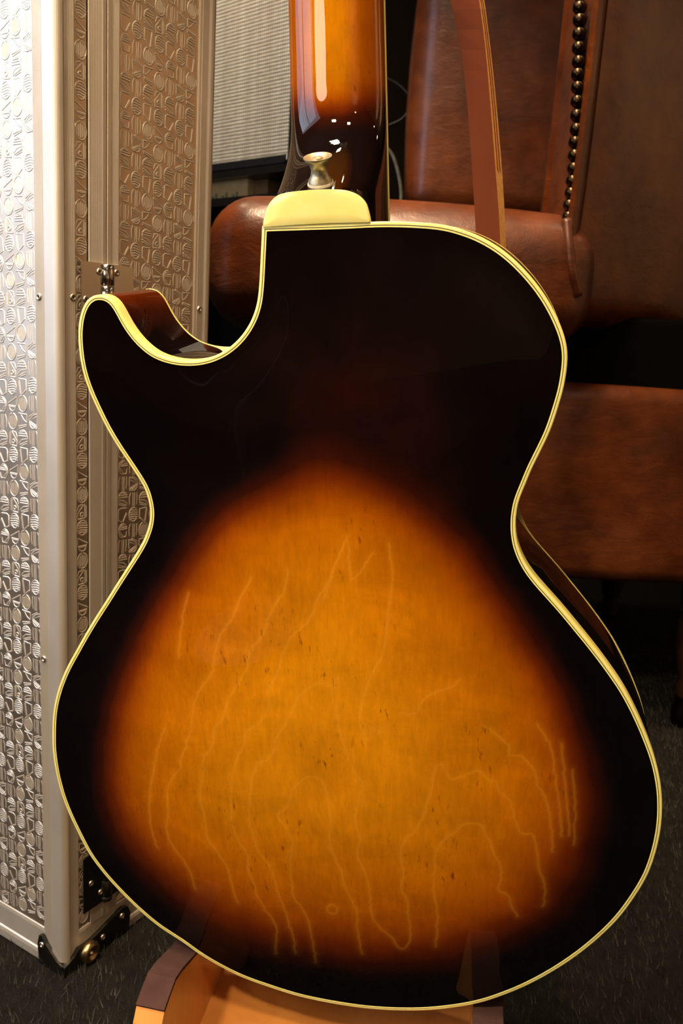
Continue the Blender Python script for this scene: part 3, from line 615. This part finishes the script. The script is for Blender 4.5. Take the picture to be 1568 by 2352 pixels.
for p in strap.data.polygons:
    i = p.vertices[:]; js = {q % 4 for q in i}
    if js == {1, 2} or js == {0, 3}: p.material_index = 1
for (k, cc) in ((.33, 0), (.66, 1)):        # the dark glue lines between the strap's layers, upper part only
    ln_ = [sm[i] + (so[i] - sm[i]) * k + np.array([.0, -.0003, 0]) for i in range(0, 27)]
    b = B(); tube(b, ln_, .00035, 6); b.out('layer_seam', M_STRAP, strap)

# ------------------------------------------------------------------ wooden stand
A_ = np.array([GA[0], GA[1], 0]); A_ /= np.linalg.norm(A_); B_ = np.array([A_[1], -A_[0], 0])
TH = .0205
Pc = onback(463, 2200, .012) - B_ * TH
def on_l(px, py): p = atplane(px, py, Pc, B_) - Pc; return (p @ A_, p[2] + Pc[2])
org = Pc.copy(); org[2] = 0
stand = tag(empty('guitar_stand', mat=frame(org, B_, A_, (0, 0, 1))), 'honey coloured wooden guitar stand with brown felt pads on its arms', 'guitar stand')
pl = [on_l(*p) for p in ((400, 2172), (345, 2232), (322, 2290), (305, 2352))]
print('STAND profile', pl, 'Pc', Pc)
def cheek(x):
    top = list(pl); a, z = top[-1]
    top = [(top[0][0] + .058, top[0][1] - .003), (top[0][0] + .02, top[0][1] - .001)] + top
    near = catmull(top + [(a - .004, z * .5), (a - .002, 0)], 26)
    far = [(near[0][0] + .012, near[0][1] + .003), (near[0][0] + .018, near[0][1] + .028), (near[0][0] + .030, near[0][1] + .026), (near[0][0] + .034, 0)]
    poly = [tuple(p) for p in near[::-1]] + far
    return near, poly
near, poly = cheek(0)
kf = min(range(12, len(near)), key=lambda i: abs(near[i][1] - on_l(325, 2283)[1]))
def build_cheek(x):
    n = len(poly); v = [(x, a, z) for a, z in poly] + [(x + TH, a, z) for a, z in poly]
    f = [(i, (i + 1) % n, (i + 1) % n + n, i + n) for i in range(n)] + [tuple(range(n)), tuple(range(n, 2 * n))[::-1]]
    ck = B().add(v, f).out('side_cheek', M_WOOD, stand)
    fp = near[:kf + 1]; T = np.gradient(fp, axis=0); T /= np.linalg.norm(T, axis=1)[:, None]; N = np.stack([T[:, 1], -T[:, 0]], 1)
    if N[2][1] < 0: N = -N
    r = [[(x - .0004, p[0], p[1]), (x + TH + .0004, p[0], p[1]), (x + TH + .0002, *(p + n_ * .0022)), (x - .0002, *(p + n_ * .0022))] for p, n_ in zip(fp, N)]
    B().loft(r).out('felt_pad', M_FELT_B, ck)
build_cheek(0)
def pxof(p):
    c = RC.T @ (np.array(p) - CAM); return 784 + F * c[0] / c[2], 1176 - F * c[1] / c[2]
XR = .2
for _ in range(20):                          # slide the second cheek until its front edge stands where it shows
    e = [pxof(org + B_ * XR + A_ * a + np.array([0, 0, z])) for a, z in near]
    k_ = min(range(len(e)), key=lambda i: abs(e[i][1] - 2335)); XR += (1086 - e[k_][0]) / F * .5
print('XR', XR, e[k_], near[k_])
build_cheek(XR)
# cross board between the cheeks
def on_i(px, py): p = atplane(px, py, Pc + B_ * TH, B_) - Pc; return np.array((p @ A_, p[2] + Pc[2]))
c1, c2 = on_i(505, 2240), on_i(460, 2351); dd = (c2 - c1) / np.linalg.norm(c2 - c1); nn = np.array([-dd[1], dd[0]]); nn = nn if nn[0] > 0 else -nn
print('BOARD', c1, c2)
e0 = c1 - dd * .03; e1 = c2 + dd * .03
q = [e0, e1, e1 + nn * .012, e0 + nn * .012]
B().loft([[(x, *p) for p in q] for x in (TH, XR)]).out('cross_board', M_WOOD, stand)

# ------------------------------------------------------------------ leather armchair
YA = 1.20
chair = tag(empty('armchair', (aty(900, 700, 1.5)[0], 1.5, 0)), 'brown leather wing armchair with brass nailheads behind the guitar', 'armchair')
CO = np.array(chair.location)
def rbox(name, a, b, r, parent=chair, m=M_LEATHER, seg=7, sub=0, bulge=0, label=None):
    a = np.array(a) - CO; b = np.array(b) - CO
    bb = B().box(a, b); o = mesh(name, bb.v, bb.f, m, parent, False, label); bm = bmesh.new(); bm.from_mesh(o.data)
    bmesh.ops.recalc_face_normals(bm, faces=bm.faces[:])
    bmesh.ops.bevel(bm, geom=bm.edges[:], offset=r, segments=seg, profile=.5, affect='EDGES')
    if bulge:
        bmesh.ops.subdivide_edges(bm, edges=[e for e in bm.edges if e.calc_length() > .05], cuts=7, use_grid_fill=True)
        c = (a + b) / 2; hs = (b - a) / 2
        for v in bm.verts:
            q = (np.array(v.co) - c) / hs; k = [max(0, 1 - q[i] ** 2) for i in range(3)]
            v.co.x += q[0] * k[1] * k[2] * bulge; v.co.y += q[1] * k[0] * k[2] * bulge; v.co.z += q[2] * k[0] * k[1] * bulge
    bm.to_mesh(o.data); bm.free(); o.data.shade_smooth(); o.data.set_sharp_from_angle(angle=math.radians(40)); return o
zt = aty(1100, 476, YA)[2]; zb = aty(1400, 752, YA)[2]
xl = aty(480, 600, YA)[0]; xr = aty(1318, 600, YA)[0]
rbox('arm', (xl, YA - .01, zb - .03), (xr + .03, YA + .16, zt), .055, bulge=.012)
yF = 1.80
rbox('arm', (xl - .02, yF - .06, zb - .03), (xr, yF + .1, zt - .02), .055)
# far wing / inside back
x0_, zt0 = aty(948, 300, yF - .08)[0], aty(1000, 462, yF - .1)[2]
rbox('wing', (x0_, yF - .08, zt0 - .02), (x0_ + .50, yF + .06, 1.30), .045, bulge=.012)
rbox('backrest', (aty(1262, 300, 1.74)[0], YA + .26, .40), (xr + .20, yF - .05, 1.30), .05, bulge=.02)
rbox('seat_cushion', (xl + .03, YA + .13, .36), (xr - .01, yF - .04, .52), .05, bulge=.015)
# near wing: a swept section with front band, nail groove, roll and outer side
zA = zb; zB = 1.30
def wing_at(z, dx):
    # section points as x offset (m) and depth y
    return [(dx + x, y) for x, y in SEC]
def X(px, y, py=250): return aty(px, py, y)[0]
SEC = [(X(1285, 1.42), 1.42), (X(1273, 1.335), 1.335), (X(1270, 1.322), 1.322), (X(1273, 1.312), 1.312), (X(1281, 1.308), 1.308), (X(1284, 1.303), 1.303), (X(1300, 1.27), 1.27), (X(1313, 1.238), 1.238), (X(1322, 1.226), 1.226), (X(1331, 1.224), 1.224),
       (X(1333, 1.212), 1.212), (X(1338, 1.202), 1.202), (X(1347, 1.196), 1.196), (X(1356, 1.199), 1.199), (X(1363, 1.205), 1.205), (X(1366, 1.2135), 1.2135), (X(1369, 1.212), 1.212), (X(1400, 1.224), 1.224), (X(1440, 1.248), 1.248), (X(1500, 1.288), 1.288), (X(1600, 1.36), 1.36), (X(1800, 1.50), 1.50), (X(1800, 1.50), 1.60), (X(1285, 1.42) + .05, 1.60)]
sec = np.array(SEC); xm = sec[0][0]
dense_ = [sec[0]]
for i in range(1, 22): dense_.append(sec[i])
def wshift(z):
    t = np.clip((z - zA) / .35, 0, 1); return -.008 * (1 - t) ** 2
rings = []
for z in np.linspace(zA, zB, 44):
    sh = wshift(z); r = []
    for i, (x, y) in enumerate(SEC):
        pk = 0
        if 5 <= i <= 8: pk = .0022 * math.sin(z / .0165 * 2 * math.pi) * (i - 4) / 4
        edge = np.clip((z - zA) / .05, 0, 1); inn = (1 - math.sqrt(1 - (1 - edge) ** 2)) * .04
        r.append(np.array([x + sh - CO[0], y + pk + (inn if i < 21 else 0) - CO[1], z]))
    rings.append(r)
nw = B().loft(rings).out('wing', M_LEATHER, chair, True, sharp=60)
STUDS = [(1330,-15),(1329,16),(1329,45),(1328,77),(1327,109),(1327,141),(1325,170),(1325,200),(1324,232),(1323,264),(1322,296),(1319,326),(1318,356),(1316,386),(1313,415),(1310,443),(1306,471),(1304,498)]
for i, (px, py) in enumerate(STUDS):
    p = aty(px, py, 1.214) - CO
    d = np.array([-.72, -.69, .05]); d /= np.linalg.norm(d); s1 = np.cross(d, [0, 0, 1.]); s1 /= np.linalg.norm(s1); s2 = np.cross(d, s1)
    st_ = B().lathe([(.0088, -.006), (.0088, 0), (.0080, .0028), (.006, .0052), (.0032, .0066), (0, .0071)], frame(p, s1, s2, d), 14).out('nailhead', M_STUD, nw, True)
# piping roll below the last nail
b = B(); tube(b, catmull([aty(1300, 505, 1.205) - CO, aty(1305, 560, 1.195) - CO, aty(1312, 620, 1.193) - CO, aty(1326, 680, 1.20) - CO], 20), .007, 10); b.out('piping', M_LEATHER, chair, True)
# lower frame
zl1 = aty(1400, 893, 1.25)[2]; zl0 = aty(1400, 1333, 1.25)[2]
rbox('apron', (xl + .02, 1.25, zl0), (X(1800, 1.5), 1.30, zl1), .018, bulge=.006)
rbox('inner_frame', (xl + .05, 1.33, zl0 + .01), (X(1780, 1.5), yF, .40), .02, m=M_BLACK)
rbox('inner_side_shade', (xl + .05, 1.31, .36), (X(1780, 1.5), 1.40, zb + .02), .01, m=M_BLACK)  # black colour stands in for the shade under the arm
# legs
M_LEGW = m_wood('dark_turned_wood', (36, 20, 12), (52, 30, 18))
fx = aty(1566, 1650, 1.32)
for (lx, ly) in ((fx[0], 1.32), (xl + .08, 1.32), (fx[0], yF - .05), (xl + .08, yF - .05)):
    M4 = frame(np.array([lx, ly, 0]) - CO, (1, 0, 0), (0, 1, 0), (0, 0, 1))
    lg = B().lathe([(0, .05), (.014, .05), (.018, .07), (.014, .085), (.020, .10), (.026, .13), (.028, .17), (.022, .20), (.030, .215), (.030, zl0 + .02), (0, zl0 + .02)], M4, 20).out('leg', M_LEGW, chair, True, sharp=40)
    B().lathe([(0, 0), (.012, 0), (.019, .008), (.020, .022), (.016, .036), (.017, .052), (0, .052)], M4, 20).out('castor', M_STUD, lg, True, sharp=50)

# ------------------------------------------------------------------ amplifier on a black shelf unit
pd = np.array([-.75, .66, 0]); pd /= np.linalg.norm(pd); pn = np.array([pd[1], -pd[0], 0]); pn = -pn if pn[1] < 0 else pn    # pn points away from the viewer
AC = aty(672, 373, 2.20)                  # front right lower corner of the amp
mA = frame(AC, -pd, pn, (0, 0, 1))       # local x to the right along the front (so the amp runs to -x), y into depth
amp = tag(empty('guitar_amplifier', mat=mA), 'black guitar amplifier with silver grille cloth on the shelf behind the neck', 'amplifier')
AWD, AH, AD = .62, .52, .24
b = B(); b.box((-AWD, 0.012, .0), (0, AD, AH)).out('cabinet', M_TOLEX, amp, bevel=.010)
b = B()
b.box((-AWD, -.012, 0), (0, .02, .018)); b.out('front_rail', M_TOLEX, amp); b = B(); b.box((-AWD, -.012, AH - .03), (0, .02, AH)); b.out('front_rail', M_TOLEX, amp)
B().box((-AWD, -.012, .018), (-AWD + .02, .02, AH - .03)).out('front_stile', M_TOLEX, amp); B().box((-.006, -.012, .018), (0, .02, AH - .03)).out('front_stile', M_TOLEX, amp)
B().box((-AWD + .02, -.004, .018), (-.006, .010, AH - .03)).out('grille_cloth', M_GRILLE, amp)
B().box((-.020, -.016, .003), (-.004, -.010, .018)).out('corner_plate', M_CHROME, amp, bevel=.002)
shelf = tag(empty('shelf_unit', mat=frame((AC[0], AC[1], 0), -pd, pn, (0, 0, 1))), 'black shelf unit holding the amplifier and cartons', 'shelf')
zs = AC[2] - .0002; zlo = aty(560, 460, 2.3)[2]
B().box((-.72, -.01, zs - .02), (.10, .40, zs)).out('shelf_board', M_SHELF, shelf)
B().box((-.72, -.06, zlo - .02), (.10, .40, zlo)).out('shelf_board', M_SHELF, shelf); B().box((-.70, 0, .2), (.08, .38, .22)).out('shelf_board', M_SHELF, shelf)
B().box((.10, -.06, 0), (.12, .40, AC[2] + .60)).out('side_panel', M_SHELF, shelf); B().box((-.74, -.06, 0), (-.72, .40, AC[2] + .60)).out('side_panel', M_SHELF, shelf)
B().box((-.72, .39, 0.02), (.10, .40, AC[2] + .60)).out('back_panel', M_SHELF, shelf)
def shelfbox(px0, px1, pyt, name, m, label, cat, y, d, pr=False):
    P = frame((AC[0], AC[1], 0), -pd, pn, (0, 0, 1)).inverted()
    q = AC + pn * y; a = P @ Vector(atplane(px0, 440, q, pn)); c = P @ Vector(atplane(px1, 440, q, pn)); t_ = atplane((px0 + px1) / 2, pyt, q, pn)[2]
    root = empty(name, mat=frame(AC * [1, 1, 0] + (-pd) * (a.x + c.x) / 2 + pn * (y + d / 2) + np.array([0, 0, zlo]), -pd, pn, (0, 0, 1))); tag(root, label, cat)
    w2 = (c.x - a.x) / 2; B().box((-w2, -d / 2, .0002), (w2, d / 2, t_ - zlo)).out('carton', m, root, bevel=.0015)
    if pr:
        hgt_ = t_ - zlo
        for i in range(9):
            x = -w2 * .8 + i * w2 * .16; B().box((x, -d / 2 - .0006, hgt_ * .12), (x + w2 * .10, -d / 2, hgt_ * (.2 + .07 * ((i * 7) % 3)))).out('printed_mark', M_GREEN, root)
shelfbox(470, 568, 391, 'paper_packet', M_CARD, 'buff packet with faint green print on the shelf under the amplifier', 'packet', .02, .06, True)
shelfbox(571, 614, 389, 'cardboard_box', M_CARD2, 'plain brown cardboard box beside the buff packet', 'box', .05, .10)
# cables hanging behind the neck
b = B(); tube(b, catmull([aty(862, 160, 2.12), aty(885, 178, 2.12), aty(915, 195, 2.12), aty(940, 222, 2.12), aty(941, 245, 2.13), aty(925, 272, 2.12), aty(893, 288, 2.12), aty(870, 292, 2.12)], 50), .0035, 8)
c_ = b.out('instrument_cable', M_CABLE, None, True); tag(c_, 'thin black cable looping in the dark right of the neck', 'cable')
b = B(); tube(b, catmull([aty(872, 330, 2.1), aty(893, 345, 2.1), aty(905, 365, 2.1), aty(915, 400, 2.1), aty(921, 440, 2.1), aty(920, 480, 2.1), aty(921, 560, 2.12), aty(925, 700, 2.15)], 50), .0042, 8)
c_ = b.out('power_cable', M_CABLEG, None, True); tag(c_, 'grey cable hanging between guitar neck and armchair', 'cable')
print('tris', sum(len(p.vertices) - 2 for o in COL.objects if o.type == 'MESH' for p in o.data.polygons))
